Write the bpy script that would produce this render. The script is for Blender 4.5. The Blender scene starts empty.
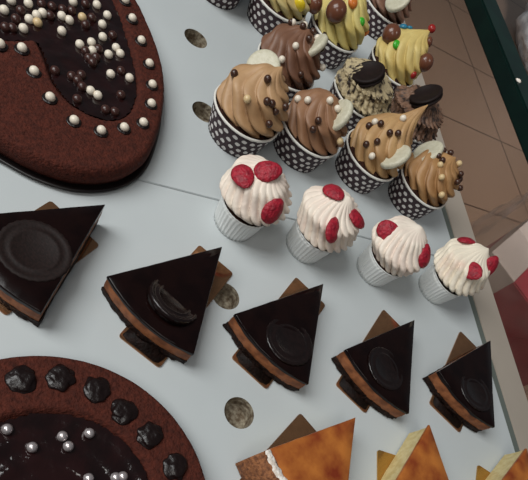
import bpy, bmesh, math, random
import numpy as np
from mathutils import Vector, Matrix, noise
from mathutils.bvhtree import BVHTree

random.seed(7)
H = 0.32                       # camera height above the shelf (m); layout below is in units of H
PI = math.pi
col = bpy.context.scene.collection
sc = bpy.context.scene

# ------------------------------------------------------------------ camera
CR = np.array([[0.88597, -0.1098, 0.45056], [0.05853, -0.93732, -0.34352], [0.46004, 0.33072, -0.82401]])
FOC, PX, PY = 487.24, 237.37, 383.33
cam_d = bpy.data.cameras.new('camera'); cam = bpy.data.objects.new('camera', cam_d); col.objects.link(cam)
cam_d.sensor_fit = 'HORIZONTAL'; cam_d.sensor_width = 36; cam_d.lens = FOC * 36 / 528
cam_d.shift_x = (264 - PX) / 528; cam_d.shift_y = (PY - 240) / 528
cam_d.clip_start = 0.01; cam_d.clip_end = 50
m = Matrix((CR[0], -CR[1], -CR[2])).transposed().to_4x4()
m.translation = (0, 0, H); cam.matrix_world = m
sc.camera = cam

def ray(x, y):
    d = CR.T @ np.array([(x - PX) / FOC, (y - PY) / FOC, 1.0]); return Vector(d).normalized()
def spot(x, y, z=0.0):
    """point at height z*H seen at image point (x, y)"""
    d = ray(x, y); t = (z - 1) * H / d.z
    return Vector((0, 0, H)) + d * t
def G(x, y, z=0.0): return Vector((x * H, y * H, z * H))

# ------------------------------------------------------------------ helpers
def tag(o, label, cat=None, group=None, kind=None):
    if label: o['label'] = label
    if cat: o['category'] = cat
    if group: o['group'] = group
    if kind: o['kind'] = kind
    return o
def empty(name, loc, label, cat, group=None, rz=0):
    o = bpy.data.objects.new(name, None); col.objects.link(o)
    o.location = loc; o.rotation_euler.z = rz; o.empty_display_size = 0.02
    return tag(o, label, cat, group)
def obj(name, bm, mat, parent=None, smooth=True):
    bmesh.ops.recalc_face_normals(bm, faces=bm.faces)
    me = bpy.data.meshes.new(name); bm.to_mesh(me); bm.free()
    for mm in (mat if isinstance(mat, (list, tuple)) else [mat]): me.materials.append(mm)
    if smooth: me.polygons.foreach_set('use_smooth', [True] * len(me.polygons))
    o = bpy.data.objects.new(name, me); col.objects.link(o)
    if parent: o.parent = parent
    return o
def place(o, loc, rot=None):
    o.location = loc
    if rot is not None: o.rotation_euler = rot.to_euler()
    return o
def lin(c):
    return tuple((v / 255 / 12.92 if v / 255 <= .04045 else ((v / 255 + .055) / 1.055) ** 2.4) for v in c) + (1,)

# ------------------------------------------------------------------ materials
def mat(name, c, rough=.5, c2=None, scale=200, bump=0, bscale=None, metal=0, spec=.5, detail=4, lo=.4, hi=.6, sss=0, coat=0):
    M = bpy.data.materials.new(name); M.use_nodes = True
    nt = M.node_tree; b = nt.nodes['Principled BSDF']
    b.inputs['Base Color'].default_value = lin(c); b.inputs['Roughness'].default_value = rough
    b.inputs['Metallic'].default_value = metal; b.inputs['Specular IOR Level'].default_value = spec
    if sss:
        b.inputs['Subsurface Weight'].default_value = sss
        b.inputs['Subsurface Radius'].default_value = (.004, .003, .002); b.inputs['Subsurface Scale'].default_value = 1
    if coat: b.inputs['Coat Weight'].default_value = coat; b.inputs['Coat Roughness'].default_value = .05
    tc = nt.nodes.new('ShaderNodeTexCoord')
    if c2:
        n = nt.nodes.new('ShaderNodeTexNoise'); n.inputs['Scale'].default_value = scale; n.inputs['Detail'].default_value = detail
        r = nt.nodes.new('ShaderNodeValToRGB'); r.color_ramp.elements[0].position = lo; r.color_ramp.elements[1].position = hi
        r.color_ramp.elements[0].color = lin(c); r.color_ramp.elements[1].color = lin(c2)
        nt.links.new(tc.outputs['Object'], n.inputs['Vector']); nt.links.new(n.outputs['Fac'], r.inputs['Fac'])
        nt.links.new(r.outputs['Color'], b.inputs['Base Color'])
    if bump:
        n = nt.nodes.new('ShaderNodeTexNoise'); n.inputs['Scale'].default_value = bscale or scale; n.inputs['Detail'].default_value = 3
        bp = nt.nodes.new('ShaderNodeBump'); bp.inputs['Strength'].default_value = bump; bp.inputs['Distance'].default_value = .002
        nt.links.new(tc.outputs['Object'], n.inputs['Vector']); nt.links.new(n.outputs['Fac'], bp.inputs['Height'])
        nt.links.new(bp.outputs['Normal'], b.inputs['Normal'])
    return M

M_SHELF = mat('white_laminate', (192, 197, 198), .42, (187, 192, 193), 6, spec=.3)
M_EDGE = mat('strip_laminate', (170, 159, 147), .45, (164, 153, 141), 6, spec=.3)
M_CHIP = mat('raw_chipboard', (92, 76, 58), .85, (168, 158, 138), 240, .8, 300, lo=.35, hi=.68)
M_ALU = mat('grey_channel', (98, 104, 98), .6, spec=.2)
M_BODY = mat('counter_body', (180, 184, 186), .6)
M_GLAZE = mat('chocolate_glaze', (22, 10, 9), .14, (16, 7, 7), 60, .10, 45, spec=.2)
M_MOUSSE = mat('chocolate_mousse', (148, 92, 58), .55, (112, 66, 40), 120, .35, 260, spec=.25)
M_CRUST = mat('biscuit_crust', (20, 11, 9), .6, (42, 26, 20), 380, .9, 500, spec=.15)
M_COOKIE = mat('cocoa_biscuit', (34, 22, 20), .6, (26, 17, 15), 500, .12, 700, spec=.2)
M_GLAZED_COOKIE = mat('glazed_biscuit', (26, 15, 14), .22, (20, 11, 10), 300, .08, 300)
M_SPONGE = mat('cocoa_sponge', (84, 38, 27), .85, (52, 23, 17), 330, .8, 500, lo=.3, hi=.75, spec=.2)
M_SPONGE_D = mat('dark_sponge', (62, 34, 24), .85, (40, 22, 16), 330, .9, 500, spec=.2)
M_GANACHE = mat('ganache', (22, 10, 10), .12, (32, 13, 13), 55, .5, 100, spec=.5)
M_DOT = mat('chocolate_drop', (22, 11, 10), .32, bump=.5, bscale=200, spec=.4)
M_TRAY = mat('black_tray', (22, 16, 16), .4)
M_PEARL = mat('white_pearl', (232, 220, 202), .35)
M_CREAMP = mat('cream_pearl', (214, 186, 140), .35)
M_BROWNP = mat('milk_chocolate_pearl', (62, 36, 31), .3)
M_DARKP = mat('dark_chocolate_pearl', (66, 40, 28), .3)
M_SILVER = mat('silver_pearl', (214, 204, 204), .28, metal=.75)
M_GOLD = mat('gold_card', (190, 146, 78), .14, metal=.75, bump=.12, bscale=50)
M_CARDB = mat('brown_card', (168, 124, 90), .09, (158, 116, 84), 90, metal=.8)
M_WAFER = mat('white_chocolate', (206, 200, 178), .45, (196, 190, 166), 260, .3, 400)
M_RED = mat('red_candy', (176, 26, 48), .5, (128, 14, 34), 260, .8, 420, lo=.35, hi=.7)
M_CHEESE = mat('cheesecake', (222, 204, 150), .55, (208, 186, 128), 160, .3, 260)
M_BROWNED = mat('browned_top', (186, 112, 48), .38, (122, 46, 20), 40, .15, 160, detail=4, lo=.36, hi=.66)
M_TAB_REFL = mat('dark_reflection', (30, 16, 12), .6, (18, 10, 8), 160, .6, 260, spec=.15)
M_CRUMB = mat('crumb_crust', (150, 96, 58), .8, (104, 62, 36), 330, .8, 420)
M_SUGAR = mat('icing_sugar', (238, 232, 224), .8, (214, 200, 186), 300, .8, 300)
M_WCUP = mat('white_paper', (228, 230, 228), .55)
M_RIM = mat('rim_paper', (226, 222, 214), .5)
M_RAIL = mat('dark_green_metal', (11, 36, 31), .4, (9, 30, 27), 20, spec=.3)
M_REDBOX = mat('red_card', (190, 60, 80), .5, (166, 46, 66), 12)
M_WHITEBAG = mat('white_plastic', (222, 224, 226), .4, (196, 198, 202), 30, .6, 60)
def candy(c): return mat('candy_shell', c, .25)

def m_dots():
    M = bpy.data.materials.new('polka_dot_paper'); M.use_nodes = True
    nt = M.node_tree; N = nt.nodes; L = nt.links; b = N['Principled BSDF']; b.inputs['Roughness'].default_value = .6
    def mth(op, a, c=None):
        n = N.new('ShaderNodeMath'); n.operation = op
        for i, v in enumerate((a, c)):
            if v is None: continue
            if isinstance(v, (int, float)): n.inputs[i].default_value = v
            else: L.new(v, n.inputs[i])
        return n.outputs[0]
    uv = N.new('ShaderNodeUVMap'); uv.uv_map = 'UVMap'
    s = N.new('ShaderNodeSeparateXYZ'); L.new(uv.outputs['UV'], s.inputs[0])
    v = mth('MULTIPLY', s.outputs['Y'], 4.6); row = mth('FLOOR', v)
    u = mth('ADD', mth('MULTIPLY', s.outputs['X'], 22.0), mth('MULTIPLY', mth('MODULO', row, 2.0), .5))
    cid = N.new('ShaderNodeCombineXYZ'); L.new(mth('FLOOR', u), cid.inputs[0]); L.new(row, cid.inputs[1])
    wn = N.new('ShaderNodeTexWhiteNoise'); wn.noise_dimensions = '2D'; L.new(cid.outputs[0], wn.inputs['Vector'])
    js = N.new('ShaderNodeSeparateXYZ'); L.new(wn.outputs['Color'], js.inputs[0])
    du = mth('SUBTRACT', mth('FRACT', u), mth('ADD', .38, mth('MULTIPLY', js.outputs[0], .24)))
    dv = mth('SUBTRACT', mth('FRACT', v), mth('ADD', .40, mth('MULTIPLY', js.outputs[1], .2)))
    d = mth('SQRT', mth('ADD', mth('MULTIPLY', du, du), mth('MULTIPLY', dv, dv)))
    f = mth('LESS_THAN', d, .30)
    mx = N.new('ShaderNodeMix'); mx.data_type = 'RGBA'
    mx.inputs[6].default_value = lin((54, 33, 39)); mx.inputs[7].default_value = lin((222, 216, 212))
    L.new(f, mx.inputs[0]); L.new(mx.outputs[2], b.inputs['Base Color'])
    return M
M_DOTS = m_dots()

def m_tiles():
    M = bpy.data.materials.new('floor_tile'); M.use_nodes = True
    nt = M.node_tree; N = nt.nodes; L = nt.links; b = N['Principled BSDF']; b.inputs['Roughness'].default_value = .35
    tc = N.new('ShaderNodeTexCoord'); mp = N.new('ShaderNodeMapping')
    T = 1.39 * H
    mp.inputs['Location'].default_value = (-5.998 * H, -6.245 * H, 0)
    L.new(tc.outputs['Object'], mp.inputs[0])
    br = N.new('ShaderNodeTexBrick'); br.offset = 0; br.squash = 1
    br.inputs['Scale'].default_value = 1; br.inputs['Brick Width'].default_value = T; br.inputs['Row Height'].default_value = T
    br.inputs['Mortar Size'].default_value = .004; br.inputs['Mortar Smooth'].default_value = .2
    br.inputs['Color1'].default_value = lin((150, 126, 110)); br.inputs['Color2'].default_value = lin((144, 122, 106))
    br.inputs['Mortar'].default_value = lin((84, 66, 56))
    L.new(mp.outputs[0], br.inputs['Vector']); L.new(br.outputs['Color'], b.inputs['Base Color'])
    return M
M_TILE = m_tiles()

def m_clear(name, c, alpha, rough=.1):
    M = bpy.data.materials.new(name); M.use_nodes = True
    nt = M.node_tree; N = nt.nodes; L = nt.links; b = N['Principled BSDF']
    b.inputs['Base Color'].default_value = lin(c); b.inputs['Roughness'].default_value = rough
    b.inputs['Alpha'].default_value = alpha
    return M
M_FILM = m_clear('clear_film', (200, 190, 188), .22, .3)
def m_pane():
    M = bpy.data.materials.new('tinted_glass'); M.use_nodes = True
    nt = M.node_tree; N = nt.nodes; L = nt.links
    N.remove(N['Principled BSDF'])
    t = N.new('ShaderNodeBsdfTransparent'); t.inputs['Color'].default_value = (.86, .82, .78, 1)
    g = N.new('ShaderNodeBsdfGlossy'); g.inputs['Roughness'].default_value = .03
    fr = N.new('ShaderNodeFresnel'); ge = N.new('ShaderNodeNewGeometry'); mi = N.new('ShaderNodeMix'); mi.inputs[2].default_value = 1.45; mi.inputs[3].default_value = 1 / 1.45
    L.new(ge.outputs['Backfacing'], mi.inputs[0]); L.new(mi.outputs[0], fr.inputs['IOR'])
    mx = N.new('ShaderNodeMixShader'); L.new(fr.outputs[0], mx.inputs[0]); L.new(t.outputs[0], mx.inputs[1]); L.new(g.outputs[0], mx.inputs[2])
    L.new(mx.outputs[0], N['Material Output'].inputs['Surface'])
    return M
M_PANE = m_pane()

# ------------------------------------------------------------------ mesh builders
def box(bm, x0, x1, y0, y1, z0, z1, bev=0):
    r = bmesh.ops.create_cube(bm, size=1, matrix=Matrix.LocRotScale(((x0 + x1) / 2, (y0 + y1) / 2, (z0 + z1) / 2), None, (x1 - x0, y1 - y0, z1 - z0)))
    if bev:
        es = {e for v in r['verts'] for e in v.link_edges}
        bmesh.ops.bevel(bm, geom=list(es), offset=bev, segments=2, affect='EDGES')
    return bm
def loops(bm, rings, cap0=True, cap1=True, uv=None):
    """rings: lists of points of equal length, closed round"""
    vs = [[bm.verts.new(p) for p in r] for r in rings]
    n = len(vs[0]); lay = bm.loops.layers.uv.new('UVMap') if uv else None
    for k in range(len(vs) - 1):
        for i in range(n):
            j = (i + 1) % n
            f = bm.faces.new((vs[k][i], vs[k][j], vs[k + 1][j], vs[k + 1][i]))
            if uv:
                us = (i / n, (i + 1) / n, (i + 1) / n, i / n); vv = (uv[k], uv[k], uv[k + 1], uv[k + 1])
                for l, a, c in zip(f.loops, us, vv): l[lay].uv = (a, c)
    if cap0: bm.faces.new(vs[0][::-1])
    if cap1: bm.faces.new(vs[-1])
    return bm
def lathe(prof, n=64, cap0=True, cap1=True, uv=None):
    bm = bmesh.new()
    return loops(bm, [[(r * math.cos(2 * PI * i / n), r * math.sin(2 * PI * i / n), z) for i in range(n)] for r, z in prof], cap0, cap1, uv)
def ball(r, sub=2, squash=(1, 1, 1), lump=0, seed=0):
    bm = bmesh.new(); bmesh.ops.create_icosphere(bm, subdivisions=sub, radius=r)
    for v in bm.verts:
        if lump:
            v.co *= 1 + lump * noise.noise(v.co / r * 1.7 + Vector((seed, seed * 2.3, 0)))
        v.co = Vector((v.co.x * squash[0], v.co.y * squash[1], v.co.z * squash[2]))
    return bm
def share(src, name, parent, loc, rot=None):
    o = src.copy(); o.name = name; col.objects.link(o); o.parent = parent; o.location = loc
    if rot is not None: o.rotation_euler = rot.to_euler()
    return o
def basis(nv):
    z = nv.normalized(); a = Vector((0, 0, 1)) if abs(z.z) < .9 else Vector((1, 0, 0))
    x = a.cross(z).normalized(); y = z.cross(x)
    return Matrix((x, y, z)).transposed()

# ------------------------------------------------------------------ setting
FZ = -1.7
bm = bmesh.new(); box(bm, -4 * H, 16 * H, -5 * H, 16 * H, FZ * H - .03, FZ * H)
fl = obj('floor', bm, M_TILE, smooth=False); tag(fl, None, kind='structure')

# display counter: body, two shelf panels with drilled holes, channel, edge strip
TH = .018
counter = empty('display_counter', G(0, 0, FZ), 'white display counter with a drilled shelf carrying cakes and cupcakes', 'display counter')
off = -counter.location
def cpart(name, b, m_, smooth=False):
    o = obj(name, b, m_, counter, smooth); o.location = off; return o
X0, X1, Y0, YS, Y1 = -2.2 * H, 1.583 * H, -1.6 * H, .965 * H, 4.2 * H
bm = bmesh.new(); box(bm, X0 + .01, 1.73 * H, Y0 + .01, Y1 - .01, FZ * H, -TH - .0005); cpart('counter_body', bm, M_BODY)
hole_y = [.3246 + .32406 * i for i in range(-4, 11)]
HX, HR = .554 * H, .0405 * H
def panel(y0, y1):
    bm = bmesh.new(); box(bm, X0, X1, y0, y1, -TH, 0, .0006)
    o = cpart('shelf_panel', bm, [M_SHELF, M_CHIP])
    cb = bmesh.new()
    for hy in hole_y:
        if y0 + HR < hy * H < y1 - HR:
            bmesh.ops.create_cone(cb, cap_ends=True, segments=40, radius1=HR, radius2=HR, depth=.031, matrix=Matrix.Translation((HX, hy * H, 0)))
    me = bpy.data.meshes.new('c'); cb.to_mesh(me); cb.free(); c = bpy.data.objects.new('c', me); col.objects.link(c)
    c.parent = counter; c.location = off
    md = o.modifiers.new('b', 'BOOLEAN'); md.object = c; md.operation = 'DIFFERENCE'; md.solver = 'EXACT'
    bpy.context.view_layer.update()
    new = bpy.data.meshes.new_from_object(o.evaluated_get(bpy.context.evaluated_depsgraph_get()))
    o.modifiers.clear(); o.data = new
    bpy.data.objects.remove(c)
    if len(new.materials) < 2: new.materials.clear(); new.materials.append(M_SHELF); new.materials.append(M_CHIP)
    for p in new.polygons:
        ctr = p.center
        near = any((ctr.x - HX) ** 2 + (ctr.y - hy * H) ** 2 < (HR * 1.02) ** 2 for hy in hole_y)
        p.material_index = 1 if near and ctr.z < -.0008 else 0
    return o
panel(Y0, YS - .0004); panel(YS + .0004, Y1)
bm = bmesh.new(); box(bm, X1 + .0003, 1.612 * H - .0003, Y0, Y1, -TH, -.0006, 0); cpart('channel', bm, M_ALU)
bm = bmesh.new(); box(bm, 1.612 * H, 1.742 * H, Y0, Y1, -TH, .0004, .0004); cpart('edge_strip', bm, M_EDGE)

# glass screen with a dark green rail, beyond the counter
scr = empty('glass_screen', G(2.725, 1, FZ), 'clear glass screen with dark green top rail standing beyond the counter', 'glass screen')
bm = bmesh.new(); box(bm, -.004, .004, -3.5 * H, 7 * H, 0, 1.62 * H); tag(obj('glass_pane', bm, M_PANE, scr, False), 'clear glass pane')
bm = bmesh.new(); box(bm, -.095 * H, .095 * H, -3.5 * H, 7 * H, 1.60 * H, 1.70 * H, .003); tag(obj('top_rail', bm, M_RAIL, scr, False), 'dark green rail')
bm = bmesh.new(); box(bm, -.03, .03, -3.5 * H, 7 * H, 0, .03, .002); obj('bottom_rail', bm, M_RAIL, scr, False)
p = spot(518, 81, .0) - G(2.725, 1, FZ)
bm = ball(.007, 2, (1, .7, .35), .3, 3); o = obj('paint_chip', bm, M_SUGAR, scr); o.location = (p.x, p.y, 1.70 * H + .001); tag(o, 'small white chip on the rail')

# red box with a white band inside a clear bag, on the floor beyond the screen
ua = math.atan2(.42, .62)
b0 = G(3.11, 1.80, FZ)
rb = empty('gift_box', b0, 'red box with a plain white band in the clear bag beyond the counter', 'box', rz=ua)
bm = bmesh.new(); box(bm, 0, 1.0 * H, -1.0 * H, 0, .004, 1.0 * H, .003); obj('box_body', bm, M_REDBOX, rb, False)
M_BANDW = mat('white_band', (214, 206, 204), .5)
bm = bmesh.new(); box(bm, -.001, 1.001 * H, -.26 * H, .001, .78 * H, 1.0 * H + .001, .001); bandp = obj('white_band', bm, M_BANDW, rb, False)
tag(bandp, 'white band across the box')
# bag film around it
bm = bmesh.new(); rings = []
nseg = 72
for k in range(16):
    t = k / 15; z = t * 1.22 * H
    ring = []
    for i in range(nseg):
        a = 2 * PI * i / nseg
        s = max(abs(math.cos(a)), abs(math.sin(a))) ** -.85
        rx = (.62 - .12 * t ** 3) * H * s; ry = (.68 - .10 * t ** 3) * H * s
        q = Vector((rx * math.cos(a), ry * math.sin(a), z))
        w = .02 * H + .07 * H * t
        q += Vector((noise.noise(q * 22), noise.noise(q * 22 + Vector((9, 0, 0))), .5 * noise.noise(q * 18 + Vector((0, 7, 0))))) * w * (1 if k else .0)
        ring.append(q)
    rings.append(ring)
loops(bm, rings, True, False)
pb = empty('plastic_bag', b0, 'clear crumpled plastic bag around the red box beyond the counter', 'plastic bag', rz=ua)
o = obj('bag_film', bm, M_FILM, pb); o.location = (.45 * H, -.42 * H, .0005)

# white crumpled bag on the floor, far right
bm = bmesh.new(); bmesh.ops.create_icosphere(bm, subdivisions=5, radius=1)
for v in bm.verts:
    n0 = v.co.normalized()
    k = 1 + .18 * noise.noise(n0 * 2.1) + .10 * abs(noise.noise(n0 * 5)) + .05 * abs(noise.noise(n0 * 11)) + .02 * noise.noise(n0 * 28)
    v.co = Vector((n0.x * .8, n0.y * 1.25, max(n0.z * .8, -.55))) * k * H
    v.co.z = max(v.co.z, -.5 * H)
wb = obj('crumpled_bag', bm, M_WHITEBAG); wb.location = G(8.25, 7.1, FZ + .5)
tag(wb, 'white crumpled plastic bag lying on the tiled floor at far right', 'plastic bag')

# ------------------------------------------------------------------ chocolate slices
RS, HALF = .33, math.radians(22.8)
def wedge(R, half, z0, z1, bev=0, rough=0, seed=0, apex=0.0, levels=3, drip=0, bulge=0):
    """cake wedge, apex near the origin, axis along +X (units of H)"""
    pts = []
    na, ns = 40, 16
    A = Vector((apex, 0, 0))
    e0 = Vector((R * math.cos(half), -R * math.sin(half), 0)); e1 = Vector((R * math.cos(half), R * math.sin(half), 0))
    for i in range(ns): pts.append(A.lerp(e0, i / ns))
    for i in range(na + 1):
        a = -half + 2 * half * i / na; pts.append(Vector((R * math.cos(a), R * math.sin(a), 0)))
    for i in range(1, ns): pts.append(e1.lerp(A, i / ns))
    cen = Vector((R * .62, 0, 0)); rings = []
    zs = [(z0 + (z1 - bev - z0) * k / levels, 0) for k in range(levels + 1)]
    if bev: zs += [(z1 - bev * .35, bev * .35), (z1, bev)]
    for k, (z, ins) in enumerate(zs):
        ring = []
        for q in pts:
            d = (cen - q); d.normalize()
            w = q + d * ins; w.z = z
            if bulge: w -= d * bulge * math.sin(PI * min(1, max(0, (z - z0) / (z1 - z0))))
            if rough:
                s = noise.noise(Vector((q.x * 55, q.y * 55, z * 55 + seed * 9.1))) + .6 * noise.noise(Vector((q.x * 140, q.y * 140, z * 140 + seed * 5)))
                w -= d * rough * s
            if drip and k == 0: w.z -= drip * max(0, noise.noise(Vector((q.x * 26, q.y * 26, seed * 3.3))) + .25)
            ring.append(w * H)
        rings.append(ring)
    bm = bmesh.new()
    vs = [[bm.verts.new(p_) for p_ in r] for r in rings]; n = len(pts)
    for k in range(len(vs) - 1):
        for i in range(n):
            j = (i + 1) % n; bm.faces.new((vs[k][i], vs[k][j], vs[k + 1][j], vs[k + 1][i]))
    # caps as concentric rings to the centre
    for r, z in ((vs[0], z0), (vs[-1], z1)):
        prev = r
        for s in (.66, .33):
            cur = [bm.verts.new(Vector((cen.x * H, 0, v.co.z)) .lerp(v.co, s)) for v in r]
            for i in range(n):
                j = (i + 1) % n; bm.faces.new((prev[i], prev[j], cur[j], cur[i]))
            prev = cur
        c = bm.verts.new((cen.x * H, 0, z * H))
        for i in range(n): bm.faces.new((prev[i], prev[(i + 1) % n], c))
    return bm
def smooth_by_angle(o, a=35):
    bm = bmesh.new(); bm.from_mesh(o.data)
    for e in bm.edges:
        if len(e.link_faces) == 2 and e.calc_face_angle(0) > math.radians(a): e.smooth = False
    bm.to_mesh(o.data); bm.free()

CT = .0045     # card thickness, in H
def card(loc, rz, x0, x1, y0, y1, m_, label, dark_refl=False):
    """thin board with rounded corners; local X along its length"""
    bm = bmesh.new(); r = .008
    out = []
    for cx, cy, a0 in ((x1 - r, y1 - r, 0), (x0 + r, y1 - r, PI / 2), (x0 + r, y0 + r, PI), (x1 - r, y0 + r, 1.5 * PI)):
        for k in range(5): out.append((cx + r * math.cos(a0 + k * PI / 8), cy + r * math.sin(a0 + k * PI / 8)))
    loops(bm, [[(x * H, y * H, z * H) for x, y in out] for z in (.0004, CT)])
    o = obj('cake_card', bm, m_, smooth=False)
    if dark_refl:  # dark film: crumbs and the slice's reflection put into the card's colour
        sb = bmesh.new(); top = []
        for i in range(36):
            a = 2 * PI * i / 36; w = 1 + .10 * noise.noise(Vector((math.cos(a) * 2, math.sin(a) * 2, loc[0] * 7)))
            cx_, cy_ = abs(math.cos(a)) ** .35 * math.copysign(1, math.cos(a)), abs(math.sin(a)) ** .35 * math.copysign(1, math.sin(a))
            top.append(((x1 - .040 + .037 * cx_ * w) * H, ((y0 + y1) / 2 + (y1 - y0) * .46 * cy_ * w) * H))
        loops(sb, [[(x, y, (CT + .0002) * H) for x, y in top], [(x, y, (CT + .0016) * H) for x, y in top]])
        tag(obj('dark_reflection', sb, M_TAB_REFL, o), 'crumbs and painted dark reflection on the card')
    o.location = (loc[0] * H, loc[1] * H, 0); o.rotation_euler.z = rz
    return tag(o, label, 'cake card', 'cards under the cake slices')

def cookie(r, t, glazed=True):
    bm = bmesh.new(); n = 56
    prof = [(r * .99, 0), (r, t * .5), (r * .985, t * .85), (r * .95, t), (r * .86, t), (r * .84, t * .86), (r * .70, t * .86), (r * .68, t * .97), (r * .60, t * .97), (r * .58, t * .84), (r * .02, t * .86)]
    rings = []
    for q, (rr, z) in enumerate(prof):
        ring = []
        for i in range(n):
            a = 2 * PI * i / n
            k = 1 + (.012 * math.cos(28 * a) if q in (1, 2, 3) else 0)
            ring.append((rr * k * H * math.cos(a), rr * k * H * math.sin(a), z * H))
        rings.append(ring)
    return loops(bm, rings)

slices = [
    ((.225, .799), -136.5, 'chocolate cake slice with flat round biscuit, leftmost between the two big cakes', (.217, .014), (0, 0, 0), (-.105, .045)),
    ((.522, .749), -131.5, 'chocolate cake slice with a tilted shiny biscuit sunk in its glaze', (.235, .012), (0, -.36, 0), (-.052, .066)),
    ((.834, .694), -132.5, 'chocolate cake slice below the second white cupcake, middle of the slanting row', (.245, .022), (.03, -.05, 0), (-.066, .056)),
    ((1.170, .624), -134.0, 'chocolate cake slice below the third white cupcake, second from the shelf edge', (.245, .000), (-.03, -.05, 0), (-.080, .040)),
    ((1.520, .592), -133.0, 'chocolate cake slice nearest the shelf edge, under the last white cupcake', (.250, .018), (.04, -.05, 0), (-.076, .064)),
]
names5 = ['under the leftmost chocolate slice', 'under the chocolate slice with the tilted biscuit', 'under the middle chocolate slice',
          'under the second chocolate slice from the shelf edge', 'under the chocolate slice at the shelf edge']
for k, ((ax, ay), dg, label, (cx, cy), tilt, (y0, y1)) in enumerate(slices):
    rz = math.radians(dg)
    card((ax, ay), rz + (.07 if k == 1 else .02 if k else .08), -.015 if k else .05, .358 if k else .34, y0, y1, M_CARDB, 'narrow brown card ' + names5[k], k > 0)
    s = empty('chocolate_cake_slice', (ax * H, ay * H, CT * H), label, 'cake slice', 'chocolate cake slices in a slanting row', rz)
    o = obj('crust', wedge(RS * .995, HALF, .0003, .021, 0, .0050, k + 1, .004, 5), M_CRUST, s); smooth_by_angle(o)
    o = obj('mousse', wedge(RS * .990, HALF * .985, .018, .0585, .001, .0012, k + 11, .004, 4, 0, .002), M_MOUSSE, s); smooth_by_angle(o)
    o = obj('glaze', wedge(RS * .997, HALF * 1.0, .0570, .067, .003, .0008, k + 21, 0, 3, .005, .0), M_GLAZE, s); smooth_by_angle(o, 70)
    o = obj('biscuit', cookie((.075, .066, .070, .066, .066)[k], .0065 if k != 1 else .018), M_GLAZED_COOKIE if k else M_COOKIE, s)
    o.location = (cx * H, cy * H, (.0635 if k != 1 else .0540) * H); o.rotation_euler = tilt
    tag(o, 'round biscuit set in the glaze')

# ------------------------------------------------------------------ cheesecake slices
def cheese(apex, dg, label, half, sugar):
    s = empty('cheesecake_slice', (apex[0] * H, apex[1] * H, CT * H), label, 'cake slice', 'baked cheesecake slices', math.radians(dg))
    hz = .078
    o = obj('filling', wedge(.292, half, .012 if sugar else .0004, hz - .006, .0, .0012, len(label), .004, 6, 0, -.002), M_CHEESE, s); smooth_by_angle(o)
    o = obj('browned_top', wedge(.292, half * 1.01, hz - .009, hz, .004, .0008, len(label) + 3, 0, 2), M_BROWNED, s); smooth_by_angle(o, 60)
    if sugar: o = obj('base_crust', wedge(.300, half, .0003, .0135, 0, .002, len(label) + 6, .004, 2), M_CRUMB, s); smooth_by_angle(o)
    # outer wall of crumb crust, leaning outwards towards the base
    bm = bmesh.new(); n = 40; rings = []
    for i in range(n + 1):
        a = -half + 2 * half * i / n; ring = []
        for r, z in ((.287, .001), (.335, .001), (.337, .02), (.333, .045), (.322, hz - .012), (.312, hz + .001), (.298, hz + .004), (.288, hz - .004), (.286, .04)):
            w = .0025 * noise.noise(Vector((a * 20, r * 90, z * 60)))
            ring.append(((r + w) * H * math.cos(a), (r + w) * H * math.sin(a), (max(z + w * .5, .0003)) * H))
        rings.append(ring)
    loops(bm, rings); o = obj('crust_wall', bm, M_CRUMB, s); smooth_by_angle(o, 50)
    if sugar:
        bm = bmesh.new(); rings = []
        for i in range(n + 1):
            a = -half + 2 * half * i / n; ring = []
            for q in range(8):
                b = 2 * PI * q / 8; w = 1 + .6 * noise.noise(Vector((a * 30, b, 2)))
                ring.append(((.292 + .011 * w * math.cos(b)) * H * math.cos(a), (.292 + .011 * w * math.cos(b)) * H * math.sin(a), (hz + .001 + .0045 * w * math.sin(b)) * H))
            rings.append(ring)
        loops(bm, rings); o = obj('icing_sugar', bm, M_SUGAR, s); tag(o, 'white sugar line along the crust')
    return s
def card_c(corner, dg, label, m_, w=.12, l=.375):
    card(corner, math.radians(dg), 0, l, 0, w, m_, label)
cheese((.845, .297), -137, 'cheesecake slice with a white sugar line, leftmost of the browned slices', math.radians(26), True)
card_c((.732, .329), -140, 'brown card under the cheesecake slice with the white sugar line', M_CARDB)
cheese((1.108, .283), -110, 'cheesecake slice with its pale cut side showing, below the fourth chocolate slice', math.radians(28), False)
card_c((.972, .231), -105, 'gold card under the middle cheesecake slice', M_GOLD)
cheese((1.517, .215), -123, 'cheesecake slice in the bottom right corner beside the shelf edge', math.radians(26), False)
card_c((1.372, .182), -119, 'gold card under the cheesecake slice in the bottom right corner', M_GOLD)

# ------------------------------------------------------------------ the two big cakes
def sd_poly(P, x, y):
    """signed distance to closed polygon (inside negative); P (n,2)"""
    A = P; B = np.roll(P, -1, 0); e = B - A; w = np.stack([x - A[:, 0], y - A[:, 1]], 1)
    t = np.clip((w * e).sum(1) / (e * e).sum(1), 0, 1); d = np.linalg.norm(w - e * t[:, None], axis=1).min()
    c = ((A[:, 1] > y) != (B[:, 1] > y)) & (x < (B[:, 0] - A[:, 0]) * (y - A[:, 1]) / (B[:, 1] - A[:, 1] + 1e-12) + A[:, 0])
    return -d if c.sum() % 2 else d
def spline(pts, per=14):
    P = [Vector(q) for q in pts]; n = len(P); out = []
    for i in range(n):
        a, b, c, d = P[i - 1], P[i], P[(i + 1) % n], P[(i + 2) % n]
        for k in range(per):
            t = k / per
            out.append(.5 * ((2 * b) + (c - a) * t + (2 * a - 5 * b + 4 * c - d) * t * t + (3 * b - a - 3 * c + d) * t ** 3))
    return np.array([[q.x, q.y] for q in out])
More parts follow.
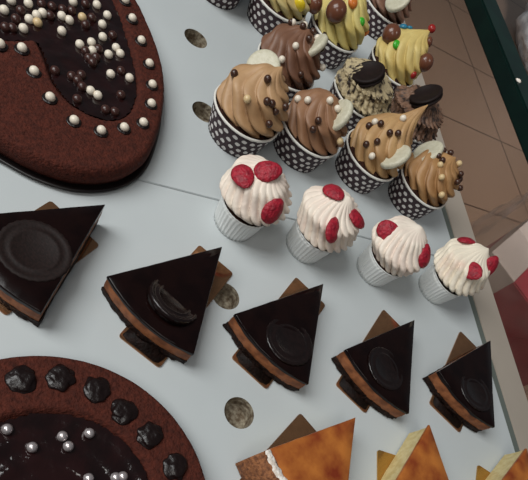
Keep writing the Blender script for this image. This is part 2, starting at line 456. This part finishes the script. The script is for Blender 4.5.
def big_cake(outer, pool, centre, ht, base_z, label, wave):
    cx, cy = centre
    root = empty('chocolate_cake', (cx * H, cy * H, base_z * H), label, 'cake')
    O = spline(outer); Pp = spline(pool); n = len(O); rings = []; K = 60
    depth = .030
    def hgt(x, y, so):
        d = sd_poly(Pp, x, y)                        # > 0 outside the pool
        t = min(1, max(0, (d + .012) / .028)); t = t * t * (3 - 2 * t)
        z = ht - depth * (1 - t)
        return z + .0016 * noise.noise(Vector((x * 60, y * 60, 1))) + .0012 * noise.noise(Vector((x * 170, y * 170, 4)))
    bm = bmesh.new()
    # side wall
    side = []
    for f, z in ((.975, .0), (.985, .012), (1.0, .03), (1.0, ht - .022), (.992, ht - .008)):
        ring = []
        for q in O:
            w = .0025 * noise.noise(Vector((q[0] * 45, q[1] * 45, z * 45)))
            ring.append(((q[0] - cx) * (f + w) * H, (q[1] - cy) * (f + w) * H, z * H))
        side.append(ring)
    for k in range(K):
        s = .978 * (1 - k / K); ring = []
        for q in O:
            x = cx + (q[0] - cx) * s; y = cy + (q[1] - cy) * s
            ring.append(((x - cx) * H, (y - cy) * H, hgt(x, y, s) * H))
        side.append(ring)
    loops(bm, side, True, True)
    body = obj('sponge', bm, M_SPONGE, root)
    # ganache pool
    bm = bmesh.new(); rows = []
    lo = Pp.min(0) - .01; hi = Pp.max(0) + .01; st = .006
    nx = int((hi[0] - lo[0]) / st) + 1; ny = int((hi[1] - lo[1]) / st) + 1
    V = {}
    for i in range(nx):
        for j in range(ny):
            x = lo[0] + i * st; y = lo[1] + j * st
            if sd_poly(Pp, x, y) < .004:
                V[i, j] = bm.verts.new(((x - cx) * H, (y - cy) * H, (ht - .010 + wave(x, y)) * H))
    for (i, j), v in V.items():
        q = [V.get(c) for c in ((i, j), (i + 1, j), (i + 1, j + 1), (i, j + 1))]
        if all(q): bm.faces.new(q)
        elif sum(x is not None for x in q) == 3: bm.faces.new([x for x in q if x])
    gan = obj('ganache', bm, M_GANACHE, root)
    # black tray
    rings = []
    for f, z in ((1.0, -base_z + .0005), (1.01, -base_z + .002), (1.02, .003), (1.005, .004), (.99, .0005)):
        rings.append([((q[0] - cx) * f * H, (q[1] - cy) * f * H, z * H) for q in O])
    bm = bmesh.new(); loops(bm, rings, True, True)
    obj('tray', bm, M_TRAY, root); root['_'] = 0; del root['_']
    return root, O, Pp

def bvh_of(os):
    dg = bpy.context.evaluated_depsgraph_get(); bpy.context.view_layer.update(); vs = []; fs = []
    for o in os:
        mw = o.matrix_world; b = len(vs)
        vs += [mw @ v.co for v in o.data.vertices]; fs += [[b + i for i in p_.vertices] for p_ in o.data.polygons]
    return BVHTree.FromPolygons(vs, fs)
def hit(bvh, x, y):
    r = bvh.ray_cast(Vector((0, 0, H)), ray(x, y)); return (r[0], r[1]) if r[0] else (None, None)

# cake at the top left
outA = [(.178, .880), (.275, .922), (.342, 1.00), (.385, 1.13), (.402, 1.25), (.398, 1.36), (.370, 1.475), (.325, 1.59), (.23, 1.74), (.08, 1.84), (-.12, 1.85),
        (-.30, 1.75), (-.40, 1.55), (-.40, 1.32), (-.32, 1.13), (-.17, .99), (-.02, .925), (.08, .885)]
poolA = [(-.10, 1.24), (-.015, 1.229), (.060, 1.262), (.088, 1.215), (.113, 1.135), (.160, 1.085), (.231, 1.073), (.292, 1.120), (.318, 1.220), (.305, 1.353), (.262, 1.53),
         (.18, 1.66), (.03, 1.72), (-.14, 1.70), (-.25, 1.58), (-.26, 1.40), (-.20, 1.28)]
rootA, OA, PA = big_cake(outA, poolA, (.02, 1.38), .062, .008, 'chocolate cake with white pearls around its rim and dark pool, top left corner',
                         lambda x, y: .0022 * noise.noise(Vector((x * 22, y * 22, 3))) + .0012 * noise.noise(Vector((x * 60, y * 60, 3))))
# cake at the bottom left
cB = (.116, .098)
outB = [(cB[0] + .312 * math.cos(a), cB[1] + .312 * math.sin(a)) for a in [2 * PI * i / 20 for i in range(20)]]
poolB = [(cB[0] + .190 * math.cos(a), cB[1] + .190 * math.sin(a)) for a in [2 * PI * i / 16 for i in range(16)]]
def waveB(x, y):
    r = math.hypot(x - cB[0], y - cB[1]); a = math.atan2(y - cB[1], x - cB[0])
    return .0022 * math.sin(r * 150 - a) * min(1, r / .06) + .0018 * noise.noise(Vector((x * 30, y * 30, 8))) + .004 * (r / .19) ** 4
rootB, OB, PB = big_cake(outB, poolB, cB, .062, .008, 'round chocolate cake with silver pearls and dark chocolate drops, bottom left corner', waveB)

bvA = bvh_of([c for c in rootA.children if c.name.split('.')[0] in ('sponge', 'ganache')])
bvB = bvh_of([c for c in rootB.children if c.name.split('.')[0] in ('sponge', 'ganache')])
def on(root, o, pnt): o.location = pnt - root.location
# rim dots with white pearls, and loose pearls in the pool (cake A)
pr = .0120 * H
first = {}
def put(root, key, maker, m_, pnt, name, lift=0.0, label=None, rz=0.0):
    if key not in first: first[key] = obj(name, maker(), m_, root); o = first[key]
    else: o = first[key].copy(); col.objects.link(o); o.parent = root; o.name = name
    o.location = pnt - root.location + Vector((0, 0, lift)); o.rotation_euler.z = rz
    if label: tag(o, label)
    return o
ringA = [(22, 50), (34, 73), (50, 99), (74, 122), (101, 132), (124, 129), (143, 124), (151, 105), (152, 86), (149, 65), (141, 42), (132, 20), (125, 2), (0, 46)]
for x, y in ringA:
    h, n = hit(bvA, x, y)
    if h is None: continue
    put(rootA, 'dotA', lambda: ball(.018 * H, 3, (1, 1, .18), .12, 5), M_DOT, h, 'chocolate_dot', .0003)
    put(rootA, 'pw', lambda: ball(pr, 2, (1, 1, .9)), M_PEARL, h, 'sugar_pearl', pr * .5)
whA = [(27, 5), (68, 12), (102, 35), (88, 40), (70, 50), (56, 72), (175, 8), (232, 15), (148, 42), (166, 52), (148, 78), (245, 62), (257, 40), (191, 110), (221, 125), (246, 92),
       (219, 105), (260, 134), (278, 118), (288, 132), (265, 181), (310, 190), (217, 221), (234, 232), (10, 28)]
brA = [(30, 70), (13, 68), (125, 18), (150, 25), (120, 40), (195, 182), (197, 210), (185, 240), (230, 140), (213, 142), (205, 125), (290, 230), (253, 265), (275, 270), (172, 185),
       (132, 172), (220, 45), (270, 87), (172, 28), (100, 12), (236, 120), (205, 62), (50, 28), (38, 48), (186, 195), (222, 152), (290, 172), (205, 12)]
for x, y in whA:
    h, n = hit(bvA, x / 2.4, y / 2.4)
    if h: put(rootA, 'pw', None, None, h, 'sugar_pearl', pr * .35)
for x, y in [(197, 45), (90, 58)]:
    h, n = hit(bvA, x / 2.4, y / 2.4)
    if h: put(rootA, 'pc', lambda: ball(pr, 2, (1, 1, .9)), M_CREAMP, h, 'cream_pearl', pr * .35)
for x, y in brA:
    h, n = hit(bvA, x / 2.4, y / 2.4)
    if h: put(rootA, 'pb', lambda: ball(pr * 1.05, 2, (1, 1, .9)), M_BROWNP, h, 'chocolate_pearl', pr * .2)
# cake B
for k, (dg_, rr_) in enumerate([(119, .258), (102, .259), (87, .262), (71.4, .255), (55.8, .240), (38.5, .240), (19.4, .252), (3, .256), (-13, .258)]):
    a = math.radians(dg_); pnt = G(cB[0] + rr_ * math.cos(a), cB[1] + rr_ * math.sin(a), .069)
    put(rootB, 'dotB%d' % (k % 3), lambda: ball(.027 * H, 4, (1, 1, .42), .24, k * 3.1), M_DOT, pnt, 'chocolate_drop', .0004, None, k)
for x, y in [(7, 430), (32, 448), (62, 437), (68, 447), (89, 434), (88, 479), (115, 478), (122, 477)]:
    h, n = hit(bvB, x, y)
    if h: put(rootB, 'ps', lambda: ball(.0100 * H, 3), M_SILVER, h, 'silver_pearl', .0100 * H * .6)

# ------------------------------------------------------------------ cupcakes
def interp(prof, v):
    t = v * (len(prof) - 1); i = min(int(t), len(prof) - 2); f = t - i
    p0 = prof[max(i - 1, 0)]; p1 = prof[i]; p2 = prof[i + 1]; p3 = prof[min(i + 2, len(prof) - 1)]
    return [.5 * (2 * b + (c - a) * f + (2 * a - 5 * b + 4 * c - d) * f * f + (3 * b - a - 3 * c + d) * f ** 3) for a, b, c, d in zip(p0, p1, p2, p3)]
def frosting(prof, n, twist, amp, turns, camp, lean, seed, rough=0, NU=176, NV=84, rz=0.0):
    bm = bmesh.new(); rings = []
    for k in range(NV):
        v = k / (NV - 1); r, z = interp(prof, v); r *= .965 if prof is not PW else 1; z = .088 + (z - .088) * (.93 if prof is not PW else .97)
        ring = []
        for i in range(NU):
            th = 2 * PI * i / NU
            ph = n * th + twist * 2 * PI * v + .5 * noise.noise(Vector((th, v * 3, seed)))
            g = abs(math.sin(ph / 2))
            coil = math.sin(2 * PI * turns * v - th + seed)
            f = min(1, max(0, (1 - v) * 3.5)) * min(1, .35 + v * 4)
            rr = r * (1 - amp * (1 - g) ** 1.6 * f + camp * coil * f * min(1, v * 5)) 
            rr *= 1 + .05 * noise.noise(Vector((math.cos(th) * 1.4, math.sin(th) * 1.4, v * 3 + seed)))
            zz = z + .05 * camp * math.cos(2 * PI * turns * v - th + seed) * f * min(1, v * 5)
            if rough: rr *= 1 + rough * noise.noise(Vector((math.cos(th) * 9, math.sin(th) * 9, v * 22 + seed)))
            lx = lean[0] * v ** 2.6; ly = lean[1] * v ** 2.6
            ring.append(((rr * math.cos(th + rz) + lx) * H, (rr * math.sin(th + rz) + ly) * H, zz * H))
        rings.append(ring)
    loops(bm, rings)
    return bm
def paper_cup(rb, rr, hc, pleats, depth, uv=True):
    bm = bmesh.new(); n = pleats * 4; t = .0022; prof = [(0.0, rb), (.25, None), (.5, None), (.75, None), (1.0, rr)]
    rings = []
    def ring(r, z, d):
        out = []
        for i in range(n):
            a = 2 * PI * i / n; k = r + d * (1 if i % 4 in (1, 2) else -1) * .5
            out.append((k * H * math.cos(a), k * H * math.sin(a), z * H))
        return out
    for k in range(7):
        v = k / 6; rings.append(ring(rb + (rr - rb) * v, .0003 + hc * v, depth * (1 - .4 * v)))
    for k in range(7):
        v = 1 - k / 6; rings.append(ring(rb + (rr - rb) * v - t, .0003 + max(hc * v, .003), depth * (1 - .4 * v)))
    uvs = [k / 6 for k in range(7)] + [1 - k / 6 for k in range(7)]
    return loops(bm, rings, True, True, uvs)
def rim_ring(r, z, t):
    bm = bmesh.new(); n = 72; rings = []
    for q in range(10):
        b = 2 * PI * q / 10
        rings.append([((r + t * math.cos(b)) * H * math.cos(2 * PI * i / n), (r + t * math.cos(b)) * H * math.sin(2 * PI * i / n), (z + t * 1.2 * math.sin(b)) * H) for i in range(n)])
    rings.append(rings[0]); return loops(bm, rings, False, False)
def frost_mat(c, c2, rough=.5, scale=40, lo=.35, hi=.7, bump=.15, bscale=180):
    return mat('frosting', c, rough, c2, scale, bump, bscale, sss=0, lo=lo, hi=hi)

DOT = dict(rb=.086, rr=.107, hc=.094)
WHT = dict(rb=.060, rr=.073, hc=.085)
mesh_cache = {}
def cached(key, maker, m_, name, parent):
    if key in mesh_cache:
        o = bpy.data.objects.new(name, mesh_cache[key]); col.objects.link(o); o.parent = parent; return o
    o = obj(name, maker(), m_, parent); mesh_cache[key] = o.data; return o
def cupcake(x, y, kind, label, group, prof, fm, n=9, twist=-1.2, amp=.13, turns=3, camp=.05, lean=(0, 0), seed=1.0, rough=0, off=(.006, .006), rz=0.0):
    S = DOT if kind == 'dot' else WHT
    root = empty('cupcake', (x * H, y * H, 0), label, 'cupcake', group, rz)
    cup = cached('cup' + kind, lambda: paper_cup(S['rb'], S['rr'], S['hc'], 44 if kind == 'dot' else 36, .0016 if kind == 'dot' else .0026), M_DOTS if kind == 'dot' else M_WCUP, 'paper_cup', root)
    tag(cup, 'brown paper cup with white polka dots' if kind == 'dot' else 'white pleated paper cup')
    cached('rim' + kind, lambda: rim_ring(S['rr'], S['hc'], .0034 if kind == 'dot' else .0015), M_RIM if kind == 'dot' else M_WCUP, 'rim', cup)
    r1 = S['rr'] - .005
    cached('sp' + kind, lambda: lathe([(p * H, q * H) for p, q in ((S['rb'] - .008, .005), (r1 - .006, S['hc'] - .016), (r1 - .004, S['hc'] - .006), (r1 - .012, S['hc'] + .004), (r1 * .5, S['hc'] + .008), (.002, S['hc'] + .009))]), M_SPONGE_D, 'sponge', root)
    f = obj('frosting', frosting(prof, n, twist, amp, turns, camp, lean, seed, rough), fm, root)
    f.location = (off[0] * H, off[1] * H, 0); f.rotation_euler.z = -rz
    root['bv'] = 0; del root['bv']
    return root, f
def local(root, pnt): return root.matrix_world.inverted() @ pnt
def topping(root, f, bv, x, y, key, maker, m_, name, lift, label=None, orient=True, spin=0.0):
    h, n = hit(bv, x, y)
    if h is None:                       # just past the outline: sit on the nearest bit of frosting
        o0 = Vector((0, 0, H)); d0 = ray(x, y); best = None
        for i in range(220):
            q = o0 + d0 * (.2 + i * .0045) ; r_ = bv.find_nearest(q)
            if r_[0] and (best is None or r_[3] < best[0]): best = (r_[3], r_[0], r_[1])
        h, n = best[1], best[2]
        if n.dot(h - f.matrix_world.translation) < 0: n = -n
    elif n.dot(ray(x, y)) > 0: n = -n
    if key in mesh_cache: o = bpy.data.objects.new(name, mesh_cache[key]); col.objects.link(o); o.parent = root
    else: o = obj(name, maker(), m_, root); mesh_cache[key] = o.data
    o.matrix_world = Matrix.Translation(h + n * lift) @ ((basis(n).to_4x4() @ Matrix.Rotation(spin, 4, 'Z')) if orient else Matrix.Identity(4))
    if label: tag(o, label)
    return o
def disc(root, name, key, maker, m_, pnt, major, ratio, sign, label=None):
    """round biscuit whose outline shows its long axis along `major` and the given foreshortening, facing the viewer"""
    if key in mesh_cache: o = bpy.data.objects.new(name, mesh_cache[key]); col.objects.link(o); o.parent = root
    else: o = obj(name, maker(), m_, root); mesh_cache[key] = o.data
    v = (Vector((0, 0, H)) - pnt).normalized()
    mj = Vector(CR.T @ np.array([major[0], major[1], 0.0])); mj = (mj - v * mj.dot(v)).normalized()
    mn = v.cross(mj)
    nv = (v * ratio + mn * sign * math.sqrt(1 - ratio * ratio)).normalized()
    o.matrix_world = Matrix.Translation(pnt) @ basis(nv).to_4x4()
    if label: tag(o, label)
    return o
def wafer_bm():
    bm = lathe([(.002 * H, -.010 * H), (.046 * H, -.010 * H), (.0505 * H, -.007 * H), (.052 * H, 0), (.0505 * H, .007 * H), (.046 * H, .010 * H), (.036 * H, .0095 * H), (.002 * H, .0095 * H)], 48)
    return bm
def oreo():
    return lathe([(p * 1.12, q) for p, q in [(.002 * H, -.012 * H), (.048 * H, -.012 * H), (.051 * H, -.009 * H), (.051 * H, -.003 * H), (.046 * H, -.002 * H), (.046 * H, .003 * H), (.051 * H, .004 * H), (.051 * H, .009 * H), (.047 * H, .012 * H),
                  (.041 * H, .012 * H), (.040 * H, .0105 * H), (.002 * H, .0105 * H)]], 48)
def petal():
    bm = bmesh.new(); bmesh.ops.create_icosphere(bm, subdivisions=3, radius=1)
    for v in bm.verts:
        k = 1 + .06 * noise.noise(v.co * 2.5)
        v.co = Vector((v.co.x * .037 * k, v.co.y * .029 * k * (1 - .15 * v.co.x), v.co.z * .008 - .10 * (v.co.x ** 2 + v.co.y ** 2) * .05 + .0016 * noise.noise(v.co * 6))) * H
    return bm

PD = [(.060, .088), (.098, .089), (.109, .100), (.113, .116), (.112, .134), (.107, .152), (.099, .170), (.087, .187), (.071, .203), (.053, .217), (.034, .229), (.018, .239), (.008, .247), (.001, .252)]
PT = PD[:9] + [(.056, .216), (.041, .230), (.029, .245), (.019, .262), (.010, .280), (.001, .296)]
PL = [(.060, .088), (.098, .089), (.109, .099), (.113, .113), (.112, .128), (.107, .144), (.099, .159), (.087, .173), (.072, .186), (.054, .197), (.035, .206), (.018, .213), (.007, .218), (.001, .221)]
PO = [(.060, .088), (.098, .089), (.112, .098), (.118, .112), (.118, .128), (.114, .144), (.106, .158), (.095, .170), (.080, .180), (.060, .187), (.038, .191), (.018, .193), (.001, .194)]
PW = [(.045, .083), (.074, .085), (.088, .093), (.096, .106), (.099, .122), (.097, .139), (.090, .155), (.079, .169), (.063, .182), (.044, .193), (.026, .202), (.012, .209), (.001, .213)]
grpD = 'polka dot cupcakes at the back'; grpW = 'white cupcakes with red candies'
caramel = frost_mat((186, 148, 108), (160, 122, 84)); mocha = frost_mat((126, 88, 66), (100, 66, 48)); milk = frost_mat((152, 112, 82), (124, 86, 60))
toffee = frost_mat((190, 152, 104), (158, 118, 76)); honey = frost_mat((178, 136, 90), (146, 104, 62))
crumbf = frost_mat((184, 166, 130), (50, 38, 30), .6, 130, .50, .62, .5, 260); cocoa = frost_mat((126, 94, 74), (46, 32, 26), .6, 120, .46, .62, .5, 260)
yellow = frost_mat((216, 200, 128), (196, 174, 98)); yellow2 = frost_mat((216, 194, 124), (192, 164, 92)); pale = frost_mat((210, 196, 138), (184, 158, 98)); brownw = frost_mat((140, 104, 84), (96, 64, 50), .5, 50)
whitef = frost_mat((238, 226, 210), (230, 210, 196)); pinkish = frost_mat((238, 226, 206), (226, 186, 168), .5, 26, .45, .7)

D = {}
def dcup(key, *a, **k):
    r, f = cupcake(*a, **k); D[key] = (r, f)
dcup('1', .648, 1.236, 'dot', 'caramel cupcake in a dotted cup, nearest the row of holes', grpD, PD, caramel, n=9, twist=5.6, amp=.21, camp=.05, lean=(.03, .02), seed=1.3)
dcup('3', .885, 1.258, 'dot', 'brown frosted cupcake with white biscuit, between two caramel ones in front', grpD, PL, milk, n=10, twist=5.0, amp=.21, camp=.04, lean=(.0, .02), seed=2.7)
dcup('4', 1.140, 1.245, 'dot', 'caramel cupcake with a tall curled tip and dotted cup', grpD, PT, toffee, n=10, twist=5.0, amp=.21, camp=.04, lean=(.085, .060), seed=4.1)
dcup('5', 1.378, 1.195, 'dot', 'caramel cupcake in a dotted cup beside the shelf edge strip', grpD, PL, honey, n=10, twist=5.0, amp=.21, camp=.04, lean=(.03, .02), seed=5.2)
dcup('2', .835, 1.520, 'dot', 'dark brown frosted cupcake with white biscuit, behind the front dotted row', grpD, PL, mocha, n=11, twist=4.6, amp=.22, camp=.04, lean=(.01, .02), seed=6.4)
dcup('6', 1.150, 1.525, 'dot', 'cupcake with crumb-flecked beige frosting and a dark biscuit on top', grpD, PO, crumbf, n=26, twist=3.0, amp=.13, camp=.05, lean=(0, 0), seed=7.7, rough=.06)
dcup('7', 1.402, 1.510, 'dot', 'cupcake with dark cocoa frosting and a dark biscuit, by the shelf edge', grpD, PO, cocoa, n=28, twist=3.0, amp=.20, camp=.09, lean=(0, 0), seed=8.9, rough=.06)
dcup('8', 1.115, 1.850, 'dot', 'yellow frosted cupcake with brown ball and green candy, at the top edge', grpD, PD, yellow, n=10, twist=5.0, amp=.21, camp=.04, lean=(.02, .03), seed=10.3)
dcup('9', 1.400, 1.800, 'dot', 'yellow frosted cupcake with a red candy on its tip, by the shelf edge', grpD, PD, yellow2, n=10, twist=5.0, amp=.21, camp=.04, lean=(.07, .05), seed=11.5)
dcup('10', .868, 1.870, 'dot', 'pale yellow frosted cupcake, left of the other yellow ones at the top', grpD, PL, pale, n=10, twist=5.0, amp=.21, camp=.04, lean=(.01, .01), seed=12.1)
dcup('11', 1.470, 2.200, 'dot', 'brown and white frosted cupcake, cut by the top edge near the shelf edge', grpD, PL, brownw, n=10, twist=5.0, amp=.21, camp=.04, seed=13.2)
dcup('12', .655, 1.920, 'dot', 'dotted cupcake cut off by the top edge, only its cup showing', grpD, PL, caramel, n=10, twist=5.0, amp=.21, camp=.04, seed=14.2)
W = {}
for key, x, y, lab, fm, sd in (('1', .606, .893, 'white cupcake with three red candies, beside a drilled hole, leftmost of its row', whitef, 1.1),
                               ('2', .842, .866, 'white cupcake below the brown frosted ones, second from the left in its row', whitef, 3.3),
                               ('3', 1.110, .832, 'white cupcake with two red candies showing, third from the left in its row', whitef, 5.7),
                               ('4', 1.384, .808, 'white cupcake with pink-tinged tip, overlapping the shelf edge groove', pinkish, 8.1)):
    W[key] = cupcake(x, y, 'white', lab, grpW, PW, fm, n=19, twist=5.2 if key != '4' else 4.4, amp=.15, turns=2.5, camp=.06, lean=(.01, .012) if key != '4' else (.04, .03), seed=sd, rough=.012, off=(.010, .012))
bpy.context.view_layer.update()
bvD = {k: bvh_of([f]) for k, (r, f) in D.items()}; bvW = {k: bvh_of([f]) for k, (r, f) in W.items()}

def pearls(key, pts, kind):
    r, f = D[key]
    m_, nm, lb = {'b': (M_DARKP, 'chocolate_pearl', None), 'w': (M_PEARL, 'sugar_pearl', None), 'c': (M_CREAMP, 'cream_pearl', None)}[kind]
    for x, y in pts: topping(r, f, bvD[key], x, y, 'pl' + kind, lambda: ball(.0108 * H, 3), m_, nm, .005 * H, lb)
Z = lambda ox, oy, s, pts: [(ox + x / s, oy + y / s) for x, y in pts]
pearls('1', Z(195, 55, 4.57, [(185, 92), (328, 112), (325, 215), (345, 225), (360, 258), (405, 238), (338, 310)]), 'b'); pearls('1', [(247.5, 99.5)], 'c')
pearls('3', Z(255, 80, 4.36, [(275, 180), (250, 215)]), 'b'); pearls('3', Z(255, 80, 4.36, [(185, 88), (228, 92), (323, 95), (376, 100), (357, 125)]), 'w'); pearls('3', Z(255, 80, 4.36, [(366, 262)]), 'c')
pearls('4', Z(330, 100, 3.77, [(145, 100), (190, 92), (222, 125), (253, 127), (138, 168), (178, 160)]), 'b'); pearls('4', Z(330, 100, 3.77, [(172, 88), (272, 72), (155, 210)]), 'w')
pearls('5', Z(330, 100, 3.77, [(425, 195), (452, 203), (420, 230), (475, 308), (507, 278), (502, 333), (492, 300), (405, 215)]), 'b'); pearls('5', Z(330, 100, 3.77, [(413, 248), (418, 292), (418, 357), (498, 232)]), 'c')
pearls('2', Z(240, 0, 4.8, [(325, 188), (400, 230), (350, 155), (285, 360), (245, 115), (300, 135)]), 'b'); pearls('2', Z(240, 0, 4.8, [(262, 225), (197, 288), (253, 112), (378, 175), (390, 325), (310, 120)]), 'w')
pearls('10', [(293, 25), (303, 25)], 'w')
# white biscuits
def wf(key, px, py, z, major, ratio, sign): disc(D[key][0], 'white_biscuit', 'wafer', wafer_bm, M_WAFER, spot(px, py, z), major, ratio, sign, 'white round biscuit')
wf('1', 263, 68, .165, (1, -.2), .85, 1)
wf('2', 313, 47, .185, (28, -20), .30, 1)
wf('3', 338, 116, .185, (28, -30), .55, 1)
wf('4', 395, 157, .170, (32, -14), .50, 1)
wf('5', 428, 152, .165, (28, -10), .55, 1)
wf('11', 398, 0, .185, (20, -10), .65, 1)
# dark biscuits
disc(D['6'][0], 'dark_biscuit', 'oreo', oreo, M_COOKIE, spot(368, 74, .184), (30, -4), .55, 1, 'dark sandwich biscuit')
disc(D['7'][0], 'dark_biscuit', 'oreo', oreo, M_COOKIE, spot(426, 96, .204), (32, -8), .48, 1, 'dark sandwich biscuit')
# candies
cand = {k: candy(c) for k, c in dict(brown=(104, 62, 44), green=(60, 168, 40), blue=(44, 120, 150), red=(150, 34, 30), orange=(214, 120, 50), yellow=(226, 196, 40)).items()}
def candy_at(key, x, y, c, r, sq=.6):
    topping(D[key][0], D[key][1], bvD[key], x, y, 'cd%s%g' % (c, r), lambda: ball(r * H, 3, (1, 1, sq)), cand[c], c + '_candy', r * H * .25)
candy_at('8', 336, 13, 'brown', .038, .95); candy_at('8', 361, 22, 'green', .015); candy_at('8', 352, 3, 'orange', .020); candy_at('8', 366, 33, 'orange', .013)
candy_at('9', 391, 36, 'brown', .036, .95); candy_at('9', 396, 45, 'green', .016); candy_at('9', 404, 24, 'blue', .016); candy_at('9', 411, 22, 'blue', .012)
candy_at('9', 433, 27, 'red', .016, .9); candy_at('9', 424, 62, 'brown', .032, .9); candy_at('9', 430, 42, 'brown', .018); candy_at('9', 413, 75, 'red', .014)
candy_at('10', 300, 4, 'yellow', .022); candy_at('10', 316, 4, 'brown', .030, .9)
# red candies on the white cupcakes
for key, x, y, sp in (('1', 243, 176, .2), ('1', 268, 171, 1.2), ('1', 273, 211, .9), ('2', 333, 230, .8), ('2', 334, 192, .2), ('2', 357, 219, 1.4), ('3', 388.5, 231, .4), ('3', 425, 256, 1.3),
                      ('4', 466, 241, .2), ('4', 472, 271, .5), ('4', 490, 266, 1.3)):
    topping(W[key][0], W[key][1], bvW[key], x, y, 'petal', petal, M_RED, 'red_candy', .004 * H, None, True, sp)

# ------------------------------------------------------------------ light
def area(name, loc, target, size, power, c):
    l = bpy.data.lights.new(name, 'AREA'); l.shape = 'RECTANGLE'; l.size, l.size_y = size; l.energy = power; l.color = c
    o = bpy.data.objects.new(name, l); col.objects.link(o); o.location = loc
    o.rotation_euler = (Vector(target) - Vector(loc)).to_track_quat('-Z', 'Y').to_euler()
    return o
area('ceiling_lamp', (-1.0, .55, 1.5), (.2, .3, 0), (1.0, 1.3), 33, (.98, 1.0, .985))
area('case_lamp', (-.35, -.45, 1.1), (.2, .2, 0), (.5, .3), 3.2, (1.0, .97, .92))
fl_ = area('floor_fill', (1.55, -.35, 2.0), (1.9, 1.6, -.55), (.6, .6), 13, (1.0, .95, .9)); fl_.data.spread = math.radians(75)  # unseen fill light, added to brighten the floor
w = bpy.data.worlds.new('world'); sc.world = w; w.use_nodes = True
w.node_tree.nodes['Background'].inputs[0].default_value = (.80, .86, .92, 1); w.node_tree.nodes['Background'].inputs[1].default_value = .10
vs_ = sc.view_settings; vs_.view_transform = 'Standard'; vs_.look = 'None'; vs_.gamma = 1; vs_.use_curve_mapping = False; vs_.exposure = 0.0
